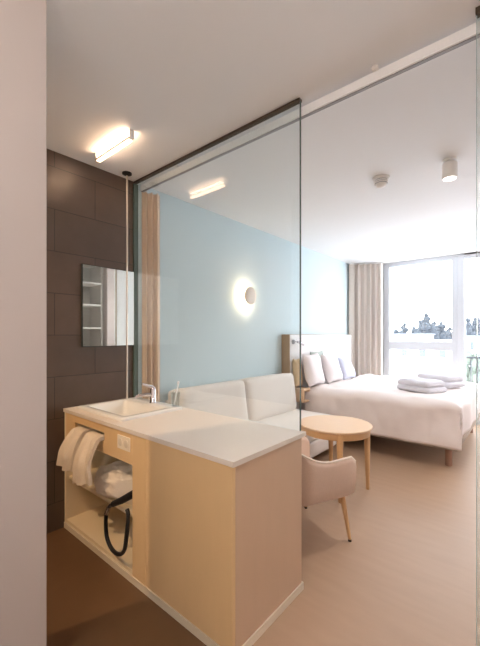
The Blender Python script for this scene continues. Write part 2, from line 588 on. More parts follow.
def curtain(path, z0, z1, folds, amp, th=0.006, nu=160, flare=0.15, seed=0):
    pts = [Vector(p) for p in path]
    L = [0]
    for a, b in zip(pts, pts[1:]):
        L.append(L[-1] + (b - a).length)

    def at(s):
        s = s * L[-1]
        for i in range(len(pts) - 1):
            if s <= L[i + 1] or i == len(pts) - 2:
                t = (s - L[i]) / (L[i + 1] - L[i])
                return pts[i].lerp(pts[i + 1], t), (pts[i + 1] - pts[i]).normalized()

    def f(u, v):
        p, d = at(u)
        nrm = Vector((-d.y, d.x))
        z = z1 + (z0 - z1) * v
        ph = 2 * pi * folds * u + 0.7 * math.sin(5 * u + seed) + 0.15 * math.sin(3 * v + 9 * u)
        a = amp * (0.75 + flare * v + 0.25 * math.sin(17 * u + seed))
        off = a * math.sin(ph)
        side = 0.35 * a * math.sin(2 * ph)
        return (p.x + nrm.x * off + d.x * side, p.y + nrm.y * off + d.y * side, z)
    return sheet(f, nu, 14, th)


obj('curtain', curtain([(0.012, 0.648), (0.030, 0.70), (0.070, 0.80)], 0.03, 2.645, 3.5, 0.030, nu=140), M['curtain2'], smooth=60,
    label='tan privacy curtain gathered at the tiled wall behind the glass', cat='curtain')
wc = thing('curtain', (0.3, 5.2, 0.02), 'taupe floor length curtain gathered left of the window', 'curtain')
obj('curtain_cloth', curtain([(0.070, 4.99), (0.10, 5.10), (0.52, 5.33)], 0.02, 2.69, 6.0, 0.048, nu=240, seed=2), M['curtain'], wc, smooth=60)
obj('curtain_track', tube([(0.06, 5.0, 2.70), (0.10, 5.12, 2.70), (0.54, 5.34, 2.70)], 0.012, 8), M['rail'], wc, label='white ceiling track')

# ------------------------------------------------------------------ bathroom side
pole = thing('support_pole', (0.1, 0.449, 0.866), 'slim steel pole from the countertop to the ceiling beside the mirror', 'pole')
obj('pole_rod', tube([(0.1, 0.449, 0.866), (0.1, 0.449, 2.712)], 0.007, 16), M['steel'], pole, smooth=40)
obj('ceiling_flange', lathe([(0.014, 0), (0.038, 0.012), (0.038, 0.022)], (0.1, 0.449, 2.690), 24), M['black'], pole, smooth=40, label='black ceiling flange')
obj('foot_flange', lathe([(0.02, 0), (0.02, 0.006), (0.012, 0.010)], (0.1, 0.449, 0.8655), 24), M['steel'], pole, smooth=40)

mr = thing('wall_mirror', (0.0, 0.35, 1.31), 'rectangular frameless mirror mounted on the dark brown tiles', 'mirror')
obj('mirror_backing', bx(0.0, 0.014, 0.122, 0.572, 1.31, 1.94), M['mirror_edge'], mr, label='dark mirror edge')
obj('mirror_glass', bx(0.014, 0.018, 0.127, 0.567, 1.315, 1.935), M['mirror'], mr)

cl = thing('ceiling_lamp', (0.43, 0.145, H - 0.09), 'linear white lamp glowing on the bathroom ceiling above the vanity', 'ceiling lamp')
obj('mounting_plate', bx(0.36, 0.50, 0.130, 0.160, H - 0.006, H - 0.0005, 0.001), M['lamp_white'], cl)
obj('lamp_housing', bx(0.205, 0.650, 0.128, 0.162, H - 0.058, H - 0.036, 0.008, 3), M['lamp_white'], cl, smooth=40)
obj('lamp_diffuser', bx(0.222, 0.633, 0.132, 0.158, H - 0.064, H - 0.0565, 0.003), M['tube'], cl, label='glowing warm white diffuser facing down')
obj('uplight_strip', bx(0.222, 0.633, 0.134, 0.156, H - 0.036, H - 0.031, 0.001), M['uplight'], cl, label='bright strip lighting the ceiling')
for x0, x1 in ((0.200, 0.214), (0.641, 0.655)):
    obj('end_bracket', bx(x0, x1, 0.128, 0.162, H - 0.060, H - 0.0005, 0.006), M['lamp_white'], cl)

# shower room downlight, plus an unseen globe added to brighten the hall side
gl_ = thing('fill_globe', (2.45, -1.75, 2.3), 'glowing white globe added as fill light under the hall ceiling behind the viewer', 'ceiling lamp')
obj('globe', lathe([(0.04, 0.0), (0.09, 0.03), (0.12, 0.09), (0.12, 0.14), (0.09, 0.20), (0.04, 0.23)], (2.45, -1.75, 2.36), 32), M['globe'], gl_, smooth=40)
obj('fill_stem', tube([(2.45, -1.75, 2.59), (2.45, -1.75, H - 0.001)], 0.02, 16), M['lamp_white'], gl_, smooth=40)
for nm, x, y, lab in (('ceiling_downlight', 0.53, -1.45, 'round recessed downlight in the shower room ceiling behind the wall'),):
    d = thing(nm, (x, y, H - 0.03), lab, 'ceiling lamp')
    obj('trim_ring', lathe([(0.05, -0.03), (0.06, -0.02), (0.06, 0)], (x, y, H - 0.0005), 32), M['lamp_white'], d, smooth=40)
    obj('lens', lathe([(0.03, -0.034), (0.04, -0.031)], (x, y, H), 32), M['down_glow'], d, smooth=40)

# ------------------------------------------------------------------ vanity
ZC = 0.866
va = thing('vanity_unit', (0.83, 0.29, 0), 'beech laminate vanity unit with open towel compartment under the white countertop', 'vanity cabinet')
obj('side_panel', bx(0.003, 0.03, 0.0, 0.57, 0.042, 0.842, 0.0015), M['cream'], va)
obj('back_panel', bx(0.03, 0.885, 0.55, 0.57, 0.042, 0.70), M['cream'], va)
obj('bottom_panel', bx(0.03, 0.885, 0.004, 0.55, 0.042, 0.066), M['cream'], va)
obj('shelf', bx(0.03, 0.885, 0.02, 0.55, 0.352, 0.374, 0.0015), M['cream'], va)
# drawer front with a towel slot
bmf = new()
xs = [0.03, 0.17, 0.575, 0.885]; zs = [0.665, 0.735, 0.792, 0.842]
for i in range(3):
    for j in range(3):
        if i == 1 and j == 1:
            continue
        add_box(bmf, xs[i], xs[i + 1], 0.0, 0.018, zs[j], zs[j + 1])
bmesh.ops.remove_doubles(bmf, verts=bmf.verts[:], dist=1e-5)
obj('towel_slot_front', bmf, M['laminate'], va, label='beech front with a long towel slot')
so = obj('power_socket', bx(0.735, 0.865, -0.006, 0.0, 0.735, 0.815, 0.002), M['socket'], va, label='cream double power socket')
for x in (0.768, 0.832):
    obj('socket_insert', lathe([(0.022, 0), (0.022, 0.002), (0.018, 0.003)], (x, -0.006, 0.775), 24, mtx=Matrix.Rotation(pi / 2, 3, 'X')), M['plinth'], so, smooth=40)
obj('front_post', bx(0.885, 1.01, 0.0, 0.02, 0.042, 0.842, 0.001), M['laminate'], va)
obj('front_panel', bx(1.0105, 1.640, 0.0, 0.02, 0.042, 0.842, 0.001), M['laminate'], va)
obj('end_panel', bx(1.62, 1.640, 0.021, 0.572, 0.042, 0.842, 0.001), M['laminate_side'], va, label='beige end panel facing the bedroom')
obj('inner_partition', bx(0.886, 0.906, 0.021, 0.55, 0.078, 0.842), M['cream'], va)
bmp = new()
add_box(bmp, 0.003, 1.645, -0.004, 0.016, 0.0, 0.040)
add_box(bmp, 1.628, 1.645, 0.016, 0.585, 0.0, 0.040)
obj('plinth', bmp, M['plinth'], va, label='pale plinth strip along the floor')

# countertop with a cut-out
bmt = new()
X = [0.002, 0.12, 0.64, 1.652]; Y = [-0.008, 0.10, 0.50, 0.60]
for i in range(3):
    for j in range(3):
        if i == 1 and j == 1:
            continue
        add_box(bmt, X[i], X[i + 1], Y[j], Y[j + 1], 0.8425, ZC)
bmesh.ops.remove_doubles(bmt, verts=bmt.verts[:], dist=1e-5)
# drop the faces shared by neighbouring cells
for f in [f for f in bmt.faces if all(len(e.link_faces) > 2 for e in f.edges)]:
    pass
obj('countertop', bmt, M['stone'], label='white countertop slab running from the tiled wall over the vanity', cat='countertop')

# washbasin
wb = thing('washbasin', (0.38, 0.31, 0.74), 'white rectangular ceramic washbasin set into the countertop by the tiled wall', 'sink')


def rrect(x0, x1, y0, y1, r, n=6):
    out = []
    for cx, cy, a0 in ((x1 - r, y1 - r, 0), (x0 + r, y1 - r, pi / 2), (x0 + r, y0 + r, pi), (x1 - r, y0 + r, 1.5 * pi)):
        for k in range(n + 1):
            a = a0 + pi / 2 * k / n
            out.append((cx + r * math.cos(a), cy + r * math.sin(a)))
    return out


def loft(loops):
    """loops: list of (list of xy, z); closed solid of stacked outlines"""
    bm = new()
    rings = [[bm.verts.new((x, y, z)) for x, y in pl] for pl, z in loops]
    n = len(rings[0])
    for a, b in zip(rings, rings[1:]):
        for k in range(n):
            bm.faces.new((a[k], a[(k + 1) % n], b[(k + 1) % n], b[k]))
    bm.faces.new(rings[0][::-1])
    bm.faces.new(rings[-1])
    return bm


obj('basin_bowl', loft([
    (rrect(0.16, 0.60, 0.14, 0.42, 0.03), 0.745),
    (rrect(0.13, 0.63, 0.112, 0.488, 0.03), 0.80),
    (rrect(0.13, 0.63, 0.112, 0.488, 0.03), ZC + 0.0005),
    (rrect(0.075, 0.685, 0.055, 0.545, 0.02), ZC + 0.0005),
    (rrect(0.075, 0.685, 0.055, 0.545, 0.02), ZC + 0.014),
    (rrect(0.080, 0.680, 0.060, 0.540, 0.02), ZC + 0.019),
    (rrect(0.125, 0.635, 0.105, 0.425, 0.03), ZC + 0.019),
    (rrect(0.132, 0.628, 0.112, 0.418, 0.03), ZC + 0.012),
    (rrect(0.15, 0.61, 0.13, 0.40, 0.04), 0.785),
    (rrect(0.20, 0.56, 0.17, 0.36, 0.04), 0.772)]), M['ceramic'], wb, smooth=45)
obj('drain', lathe([(0.022, 0), (0.022, 0.003), (0.016, 0.004)], (0.38, 0.27, 0.772), 24), M['chrome'], wb, smooth=40, label='chrome drain')

tp = thing('basin_tap', (0.40, 0.485, ZC + 0.019), 'chrome single lever tap on the back rim of the washbasin', 'tap')
tz = ZC + 0.019
obj('tap_body', lathe([(0.026, 0), (0.026, 0.006), (0.021, 0.012), (0.021, 0.10), (0.018, 0.108)], (0.40, 0.485, tz), 24), M['chrome'], tp, smooth=40)
obj('spout', tube([(0.40, 0.48, tz + 0.062), (0.388, 0.43, tz + 0.068), (0.372, 0.365, tz + 0.062), (0.368, 0.352, tz + 0.05)], [0.017, 0.015, 0.013, 0.012], 16), M['chrome'], tp, smooth=50)
obj('lever', tube([(0.40, 0.485, tz + 0.105), (0.40, 0.475, tz + 0.122), (0.382, 0.40, tz + 0.150)], [0.019, 0.014, 0.007], 14), M['chrome'], tp, smooth=50)

tg = thing('tumbler', (0.60, 0.52, ZC + 0.019), 'clear glass tumbler behind the washbasin tap', 'glass')
obj('tumbler_glass', lathe([(0.028, 0), (0.034, 0.10), (0.0315, 0.10), (0.0265, 0.006)], (0.635, 0.512, ZC + 0.0195), 28), M['drink_glass'], tg, smooth=40)
tb = thing('toothbrush', (0.64, 0.52, ZC + 0.027), 'white toothbrush leaning in the clear tumbler by the washbasin', 'toothbrush')
obj('brush_handle', tube([(0.620, 0.510, ZC + 0.030), (0.640, 0.514, ZC + 0.11), (0.655, 0.520, ZC + 0.17), (0.662, 0.522, ZC + 0.20)], [0.005, 0.006, 0.004, 0.005], 10), M['white_plastic'], tb, smooth=50)
bmq = new()
for k in range(4):
    add_box(bmq, 0.648 - k * 0.0002, 0.658, 0.518, 0.525, ZC + 0.176 + k * 0.006, ZC + 0.180 + k * 0.006)
obj('bristles', bmq, M['pillow'], tb)


# towels hanging out of the slot
def hanging(c0, w0, c1, w1, zbot, zbot2, bulge, seed):
    def f(u, v):
        # v 0..0.12 inside and over the slot edge, then down the front
        if v < 0.14:
            t = v / 0.14
            y = 0.05 - t * 0.06
            z = 0.747 + 0.006 * math.sin(pi * t)
            q = 0
        else:
            q = (v - 0.14) / 0.86
            y = -0.012 - bulge * math.sin(min(1, q * 1.5) * pi / 2)
            z = 0.747 + ((zbot + (zbot2 - zbot) * u) - 0.747) * q ** 1.05
        c = c0 + (c1 - c0) * q
        w = w0 + (w1 - w0) * q
        x = c + (u - 0.5) * w
        fold = math.sin(u * pi * 2.0 + seed) * 0.022 * min(1, 0.35 + q) + 0.005 * math.sin(u * pi * 5 + seed * 2)
        y -= abs(fold) * 1.3 * (1 if v > 0.12 else 0.2)
        nz = noise.noise(Vector((u * 3 + seed, v * 4, seed)))
        z2 = z + (0.010 * nz if q > 0.1 else 0)
        return (x + 0.006 * nz, y, z2)
    return sheet(f, 36, 36, 0.022)


obj('hand_towel', hanging(0.262, 0.13, 0.20, 0.19, 0.51, 0.50, 0.050, 0.6), M['terry'], smooth=70,
    label='cream hand towel hanging from the slot nearest the tiled wall', cat='towel', group='towels in the vanity slot')
obj('hand_towel', hanging(0.462, 0.18, 0.49, 0.25, 0.455, 0.51, 0.065, 2.1), M['terry'], smooth=70,
    label='larger cream hand towel hanging from the slot nearer the power socket', cat='towel', group='towels in the vanity slot')

# crumpled towel on the shelf
bmk = soft_box((0.595, 0.130, 0.452), (0.47, 0.25, 0.150), 0.08, 34, 0.030, 5.5, seed=4, crown=0.0)
for v in bmk.verts:
    p = v.co.copy()
    d = (p - Vector((0.595, 0.13, 0.44))).normalized()
    w1 = noise.noise(p * 7 + Vector((3, 1, 0)))
    w2 = noise.noise(p * 15 + Vector((1, 8, 2)))
    p += d * (0.055 * abs(w1) - 0.012 + 0.028 * abs(w2) - 0.006)
    p.x = min(p.x, 0.878); p.x = max(p.x, 0.05)
    p.y = max(min(p.y, 0.54), 0.0 + 0.085 * min(1, max(0, (p.x - 0.66) / 0.12)) * (1 if p.z < 0.53 else max(0.3, 1 - (p.z - 0.53) / 0.06)))
    p.z = max(p.z, 0.3755)
    p.z = min(p.z, 0.64)
    v.co = p
obj('bath_towel', bmk, M['terry'], smooth='all', label='crumpled cream bath towel bundled on the open vanity shelf', cat='towel')

hd = thing('hair_dryer', (0.76, -0.02, 0.14), 'black hair dryer hose looping down from the open vanity shelf', 'hair dryer')
obj('dryer_nozzle', tube([(0.71, -0.020, 0.398), (0.765, 0.004, 0.428), (0.82, 0.030, 0.465), (0.863, 0.048, 0.497)], [0.017, 0.020, 0.022, 0.019], 14), M['black'], hd, smooth=50)
hp = [(0.715, -0.020, 0.398), (0.672, -0.018, 0.372), (0.655, -0.03, 0.33), (0.648, -0.03, 0.26), (0.660, -0.03, 0.19), (0.70, -0.03, 0.148),
      (0.757, -0.03, 0.134), (0.815, -0.03, 0.150), (0.855, -0.03, 0.195), (0.872, -0.03, 0.27), (0.872, -0.02, 0.345), (0.866, -0.015, 0.390), (0.850, -0.012, 0.410)]


def smoothpath(pts, n=6):
    P = [Vector(p) for p in pts]
    out = []
    for i in range(len(P) - 1):
        p0, p1, p2, p3 = P[max(i - 1, 0)], P[i], P[i + 1], P[min(i + 2, len(P) - 1)]
        for k in range(n):
            t = k / n
            out.append(0.5 * ((2 * p1) + (-p0 + p2) * t + (2 * p0 - 5 * p1 + 4 * p2 - p3) * t * t + (-p0 + 3 * p1 - 3 * p2 + p3) * t ** 3))
    out.append(P[-1])
    return out


obj('dryer_hose', tube(smoothpath(hp), 0.0115, 12), M['black'], hd, smooth=60)
obj('hose_clip', tube([(0.668, -0.02, 0.368), (0.655, -0.031, 0.325)], 0.0135, 12), M['chrome'], hd, smooth=50, label='pale hose collar')

# ------------------------------------------------------------------ sofa
sf = thing('sofa', (0.42, 1.75, 0), 'cream two seat sofa along the pale blue wall below the round lamp', 'sofa')
obj('sofa_base', soft_box((0.44, 1.855, 0.19), (0.80, 1.94, 0.18), 0.03, 8, 0.002, 3), M['sofa'], sf, smooth='all')
for y0, y1, sd in ((0.88, 1.79, 1), (1.80, 2.83, 2)):
    obj('seat_cushion', soft_box((0.45, (y0 + y1) / 2, 0.365), (0.82, y1 - y0 - 0.006, 0.17), 0.05, 14, 0.005, 3, seed=sd, crown=0.012), M['sofa'], sf, smooth='all')
for y0, y1, sd in ((0.89, 1.795, 3), (1.815, 2.785, 4)):
    obj('back_cushion', soft_box((0.165, (y0 + y1) / 2, 0.665), (0.22, y1 - y0, 0.49), 0.05, 14, 0.008, 3, seed=sd, rot=RY(-0.13)), M['sofa'], sf, smooth='all')
obj('back_rest', bx(0.015, 0.06, 0.89, 2.80, 0.28, 0.80, 0.01), M['sofa'], sf)
for x, y in ((0.12, 0.95), (0.78, 0.95), (0.12, 2.74), (0.78, 2.74)):
    obj('leg', tube([(x, y, 0), (x, y, 0.12)], [0.016, 0.022], 12), M['bedleg'], sf, smooth=40)

# ------------------------------------------------------------------ wall lamp
LY, LZ = 2.06, 1.858
la = thing('wall_lamp', (0.0, LY, LZ), 'round wall lamp glowing on the pale blue wall above the sofa', 'wall lamp')
obj('wall_plate', lathe([(0.035, 0.0), (0.035, 0.03), (0.02, 0.035), (0.02, 0.072)], (0.0005, LY, LZ), 32, 'X'), M['lamp_white'], la, smooth=40)
obj('lamp_diffuser', lathe([(0.03, 0.066), (0.09, 0.074), (0.092, 0.080)], (0, LY, LZ), 40, 'X'), M['glow'], la, smooth=40, label='glowing back of the disc')
obj('disc_cap', lathe([(0.1, 0.081), (0.104, 0.086), (0.104, 0.096), (0.096, 0.104), (0.06, 0.108)], (0, LY, LZ), 48, 'X'), M['lamp_peach'], la, smooth=40, label='pale disc facing the room')

# ------------------------------------------------------------------ bed
bd = thing('double_bed', (1.05, 4.0, 0), 'double bed with white duvet and white headboard beside the window', 'bed')
hbm = obj('headboard', bx(0.035, 0.125, 2.865, 4.90, 0.25, 1.405, 0.012, 3), M['headboard'], bd, smooth=40)
obj('headboard_frame', bx(0.002, 0.034, 2.845, 4.91, 0.0, 1.41, 0.003), M['headboard_edge'], bd, label='oak coloured headboard edge')
obj('headboard_side', bx(0.034, 0.126, 2.845, 2.864, 0.0, 1.41, 0.003), M['headboard_edge'], bd, label='oak coloured side board')
obj('bed_base', bx(0.13, 2.015, 3.06, 4.98, 0.20, 0.36, 0.015, 3), M['bedbase'], bd, smooth=40)
obj('mattress', soft_box((1.07, 4.02, 0.50), (1.88, 1.92, 0.27), 0.05, 12, 0.004, 3), M['pillow'], bd, smooth='all')
for x, y in ((0.25, 3.18), (1.91, 3.20), (0.25, 4.86), (1.91, 4.86)):
    obj('leg', tube([(x, y, 0), (x, y, 0.205)], [0.034, 0.034], 20), M['bedleg'], bd, smooth=40)


# duvet: top with gentle puffs, falling over the near side and the foot
def duvet():
    x0, x1 = 0.26, 2.035
    ya, yb = 3.03, 5.00
    ztop = 0.675
    drop_y, drop_x = 0.42, 0.30
    nx, ny = 84, 92
    Lx = (x1 - x0) + drop_x
    Ly = drop_y + (yb - ya) + 0.20

    def f(u, v):
        s = u * Lx
        t = v * Ly - drop_y
        x = x0 + min(s, x1 - x0)
        y = ya + max(0, min(t, yb - ya))
        dz = 0.0
        oy = ox = 0.0
        r = 0.05
        hem = 0.012 * noise.noise(Vector((s * 2.2, 3.0, 0)))
        if t < 0:
            dz += -t
            oy = -0.012 - 0.030 * noise.noise(Vector((s * 3.3, t * 2.5, 5))) - 0.010 * noise.noise(Vector((s * 9, t * 5, 2))) - 0.03 * (-t)
        if t > yb - ya:
            dz += t - (yb - ya)
            oy = 0.01
        if s > x1 - x0:
            d2 = s - (x1 - x0)
            dz = max(dz, d2) if dz > 0 else d2
            ox = 0.012 + 0.02 * noise.noise(Vector((t * 3.1, d2 * 2.5, 9)))
        p = Vector((x + ox, y + oy, ztop - dz))
        # rounded shoulders
        ey = min(1, max(0, t) / 0.12) if t >= 0 else 0
        ex = min(1, max(0, (x1 - x0) - s) / 0.12) if s <= x1 - x0 else 0
        e = min(ey, ex)
        rise = 0.045 * (1 - (1 - e) ** 2)
        puff = 0.030 * noise.noise(Vector((x * 2.2, y * 2.0, 1.5))) + 0.018 * noise.noise(Vector((x * 6, y * 5, 4)))
        if dz == 0:
            p.z += rise - 0.02 + puff * e
            p.z -= 0.02 * (1 - min(1, s / 0.15))
        else:
            p.z -= 0.02
            if t < 0:
                p.z += hem * min(1, dz / drop_y)
        return p
    return sheet(f, nx, ny, 0.022)


dv = obj('duvet', duvet(), M['linen'], bd, smooth='all')

# pillows and cushions at the head of the bed
UP = Matrix(((0, 0, 1), (0, 1, 0), (-1, 0, 0)))
obj('pillow', pillow((0.285, 3.215, 0.925), 0.46, 0.44, 0.15, RY(-0.22) @ UP, 1), M['pillow'], smooth='all',
    label='white pillow propped on the headboard nearest the sofa', cat='pillow', group='pillows on the bed')
obj('pillow', pillow((0.33, 3.68, 0.910), 0.43, 0.44, 0.15, RY(-0.28) @ UP, 2), M['pillow'], smooth='all',
    label='white pillow in the middle of the headboard', cat='pillow', group='pillows on the bed')
obj('pillow', pillow((0.33, 4.18, 0.885), 0.38, 0.46, 0.14, RY(-0.36) @ UP, 3), M['lavender'], smooth='all',
    label='lavender tinted pillow at the curtain end of the headboard', cat='pillow', group='pillows on the bed')
obj('cushion', pillow((0.175, 3.53, 0.965), 0.40, 0.40, 0.06, RY(-0.06) @ UP, 5, amp=0.006), M['grey_cushion'], smooth='all',
    label='grey green cushion peeking out between the white pillows', cat='cushion')
ns = thing('bedside_shelf', (0.23, 2.955, 0.52), 'small open oak bedside shelf between the sofa and the bed', 'bedside table')
for nm_, b_ in (('top_board', (0.127, 0.33, 2.875, 3.035, 0.675, 0.695)), ('bottom_board', (0.127, 0.33, 2.875, 3.035, 0.52, 0.54)),
                ('side_board', (0.127, 0.33, 2.875, 2.890, 0.54, 0.675)), ('side_board', (0.127, 0.33, 3.020, 3.035, 0.54, 0.675)), ('back_board', (0.127, 0.137, 2.890, 3.020, 0.54, 0.675))):
    obj(nm_, bx(*b_), M['oak'], ns)
obj('cushion', pillow((0.185, 2.955, 0.895), 0.39, 0.17, 0.09, RY(-0.10) @ UP, 6, amp=0.006), M['tan'], smooth='all',
    label='narrow tan cushion leaning on the headboard beside the sofa', cat='cushion')

rl = thing('reading_lamp', (0.126, 2.93, 1.30), 'small chrome reading lamp fixed to the headboard near the sofa', 'reading lamp')
obj('lamp_base', lathe([(0.03, 0), (0.03, 0.02), (0.02, 0.026)], (0.126, 2.93, 1.31), 24, 'X'), M['grey_plastic'], rl, smooth=40)
obj('lamp_arm', tube([(0.15, 2.93, 1.31), (0.175, 2.94, 1.312), (0.185, 2.97, 1.305)], 0.007, 10), M['chrome'], rl, smooth=40)
obj('lamp_head', tube([(0.182, 2.96, 1.308), (0.200, 3.05, 1.285), (0.205, 3.08, 1.277)], [0.014, 0.02, 0.022], 16), M['chrome'], rl, smooth=40)


def folded_towel(c, sx, sy, layers, th, rz, lab, seed, tilt=0.0):
    root = thing('folded_towel', c, lab, 'towel', 'folded towels on the bed')
    for k in range(layers):
        rot = RZ(rz) @ RX(tilt)
        cc = Vector(c) + rot @ Vector((0.008 * (-1) ** k, 0.01 * k, th * (k + 0.5)))
        b = soft_box(cc, (sx - 0.02 * k, sy - 0.02 * k, th * 1.12), th * 0.55, 12, 0.010, 6, seed + k, rot=rot, crown=0.015)
        obj('towel_fold', b, M['bed_terry'], root, smooth='all')
    return root


folded_towel((1.53, 3.66, 0.705), 0.46, 0.36, 2, 0.066, -0.45, 'white folded towel lying near the middle of the duvet', 11)
folded_towel((1.62, 4.30, 0.712), 0.54, 0.32, 2, 0.072, -0.55, 'white folded towel at the window side of the duvet', 17, 0.05)

# ------------------------------------------------------------------ round table
TX, TY, TZ = 1.215, 1.900, 0.59
rt = thing('round_table', (TX, TY, 0), 'round oak side table between the sofa and the bed', 'table')
obj('tabletop', lathe([(0.308, -0.022), (0.320, -0.018), (0.325, -0.008), (0.322, 0)], (TX, TY, TZ), 64), M['oak'], rt, smooth=40)
bma = new()
prof = [(0.285, -0.075), (0.305, -0.075), (0.305, -0.0225), (0.285, -0.0225)]
rings = [[bma.verts.new((TX + r * math.cos(2 * pi * k / 48), TY + r * math.sin(2 * pi * k / 48), TZ + h)) for k in range(48)] for r, h in prof]
for i in range(4):
    a, b = rings[i], rings[(i + 1) % 4]
    for k in range(48):
        bma.faces.new((a[k], a[(k + 1) % 48], b[(k + 1) % 48], b[k]))
obj('apron', bma, M['oak_leg'], rt, smooth=40)
for k in range(4):
    a = math.radians(33) + k * pi / 2
    ca, sa = math.cos(a), math.sin(a)
    obj('leg', tube([(TX + 0.290 * ca, TY + 0.290 * sa, 0), (TX + 0.286 * ca, TY + 0.286 * sa, 0.3), (TX + 0.284 * ca, TY + 0.284 * sa, TZ - 0.024)], [0.015, 0.023, 0.029], 18), M['oak_leg'], rt, smooth=40)

# ------------------------------------------------------------------ armchair
u = Vector((0.41, 0.912, 0))             # facing direction
rgt = Vector((0.912, -0.41, 0))
CH = Vector((1.332, 1.095, 0))
ac = thing('armchair', CH, 'dusty pink tub armchair with oak legs at the round table', 'armchair')


def cpt(a, b, z):
    return CH + rgt * a + u * b + Vector((0, 0, z))


RIM = []


def shell():
    bm = new()
    hw, hd, hf, r = 0.295, 0.265, 0.250, 0.17
    path = []                                     # (a, b, outward normal, position along the U 0..1)
    for k in range(9):
        path.append((-hw, hf - (hf + hd - r) * k / 8, (-1, 0)))
    for k in range(1, 13):
        t = pi / 2 * k / 12
        path.append((-hw + r - r * math.cos(t), -hd + r - r * math.sin(t), (-math.cos(t), -math.sin(t))))
    for k in range(1, 7):
        path.append((-hw + r + (2 * hw - 2 * r) * k / 6, -hd, (0, -1)))
    for k in range(1, 13):
        t = pi / 2 * k / 12
        path.append((hw - r + r * math.sin(t), -hd + r - r * math.cos(t), (math.sin(t), -math.cos(t))))
    for k in range(1, 9):
        path.append((hw, -hd + r + (hf + hd - r) * k / 8, (1, 0)))
    loops = []
    RIM.clear()
    bot, th = 0.300, 0.050
    for a, b, (nx, ny) in path:
        q = (b + hd) / (hd + hf)                  # 0 back, 1 arm front
        top = 0.572 + 0.12 * max(0, 1 - q / 0.55) ** 1.6 + 0.012 * max(0, (q - 0.6) / 0.4)
        if q > 0.90:                              # rounded arm end
            top -= 0.040 * ((q - 0.90) / 0.10) ** 2
        tuck = 0.0 if q < 0.9 else -0.01 * ((q - 0.9) / 0.1)
        RIM.append(cpt(a + nx * (tuck - 0.014), b + ny * (tuck - 0.014), top - 0.003))
        prof = []
        for (off, z) in ((-0.050, bot), (-0.022, bot + 0.02), (-0.006, bot + 0.10), (0.0, top - 0.035), (-0.006, top - 0.010), (-0.025, top), (-0.044, top - 0.010),
                         (-th, top - 0.035), (-th - 0.006, bot + 0.10), (-th - 0.03, bot)):
            o = off + tuck
            prof.append(bm.verts.new(cpt(a + nx * o, b + ny * o, z)))
        loops.append(prof)
    n = len(loops[0])
    for i in range(len(loops) - 1):
        for k in range(n):
            bm.faces.new((loops[i][k], loops[i][(k + 1) % n], loops[i + 1][(k + 1) % n], loops[i + 1][k]))
    bm.faces.new(loops[0])
    bm.faces.new(loops[-1][::-1])
    return bm


obj('shell', shell(), M['chair'], ac, smooth=50)
obj('rim_piping', tube(RIM, 0.008, 8), M['piping'], ac, smooth=60, label='cream piping along the rim')
rotc = Matrix((rgt, u, Vector((0, 0, 1)))).transposed()
obj('seat', soft_box(cpt(0, 0.015, 0.365), (0.48, 0.47, 0.12), 0.045, 12, 0.004, 4, rot=rotc, crown=0.015), M['chair'], ac, smooth='all')
for (a, b), (fa, fb) in (((0.222, 0.18), (0.262, 0.212)), ((-0.20, 0.18), (-0.235, 0.212)), ((0.20, -0.18), (0.245, -0.235)), ((-0.20, -0.18), (-0.235, -0.235))):
    lg = obj('leg', tube([cpt(fa, fb, 0.012), cpt((a + fa) / 2, (b + fb) / 2, 0.16), cpt(a, b, 0.312)], [0.011, 0.015, 0.018], 14), M['oak_leg'], ac, smooth=40)
    obj('foot_pad', tube([cpt(fa, fb, 0), cpt(fa, fb, 0.014)], 0.012, 14), M['foot'], lg, smooth=40, label='dark foot pad')

# ------------------------------------------------------------------ ceiling fittings in the bedroom
sx_, sy_ = 1.637, 1.873
sd = thing('smoke_detector', (sx_, sy_, H - 0.085), 'white ribbed smoke detector on the bedroom ceiling left of the spotlight', 'smoke detector')
obj('detector_base', lathe([(0.060, -0.020), (0.068, -0.014), (0.068, -0.0005)], (sx_, sy_, H), 40), M['lamp_white'], sd, smooth=40)
obj('detector_vents', lathe([(0.050, -0.050), (0.050, -0.0205)], (sx_, sy_, H), 40), M['grey_plastic'], sd, smooth=40, label='grey vent slots')
bmv = new()
for z0 in (-0.034, -0.047):
    add_lathe(bmv, [(0.054, z0), (0.056, z0 + 0.004), (0.054, z0 + 0.008)], (sx_, sy_, H), 40)
obj('vent_ring', bmv, M['lamp_white'], sd, smooth=40)
obj('detector_dome', lathe([(0.012, -0.082), (0.034, -0.072), (0.046, -0.0505)], (sx_, sy_, H), 40), M['lamp_white'], sd, smooth=40)

px_, py_ = 2.13, 1.90
sp = thing('ceiling_spotlight', (px_, py_, H - 0.14), 'white cylinder spotlight on the bedroom ceiling right of the smoke detector', 'spotlight')
obj('spot_mount', lathe([(0.046, -0.012), (0.05, -0.008), (0.05, -0.0005)], (px_, py_, H), 40), M['lamp_white'], sp, smooth=40)
obj('spot_body', lathe([(0.047, -0.14), (0.050, -0.137), (0.050, -0.03), (0.047, -0.027), (0.02, -0.0125)], (px_, py_, H), 40), M['lamp_white'], sp, smooth=40)
obj('spot_lens', lathe([(0.040, -0.1435), (0.042, -0.1402)], (px_, py_, H), 40), M['spot_glow'], sp, smooth=40, label='lit lens')

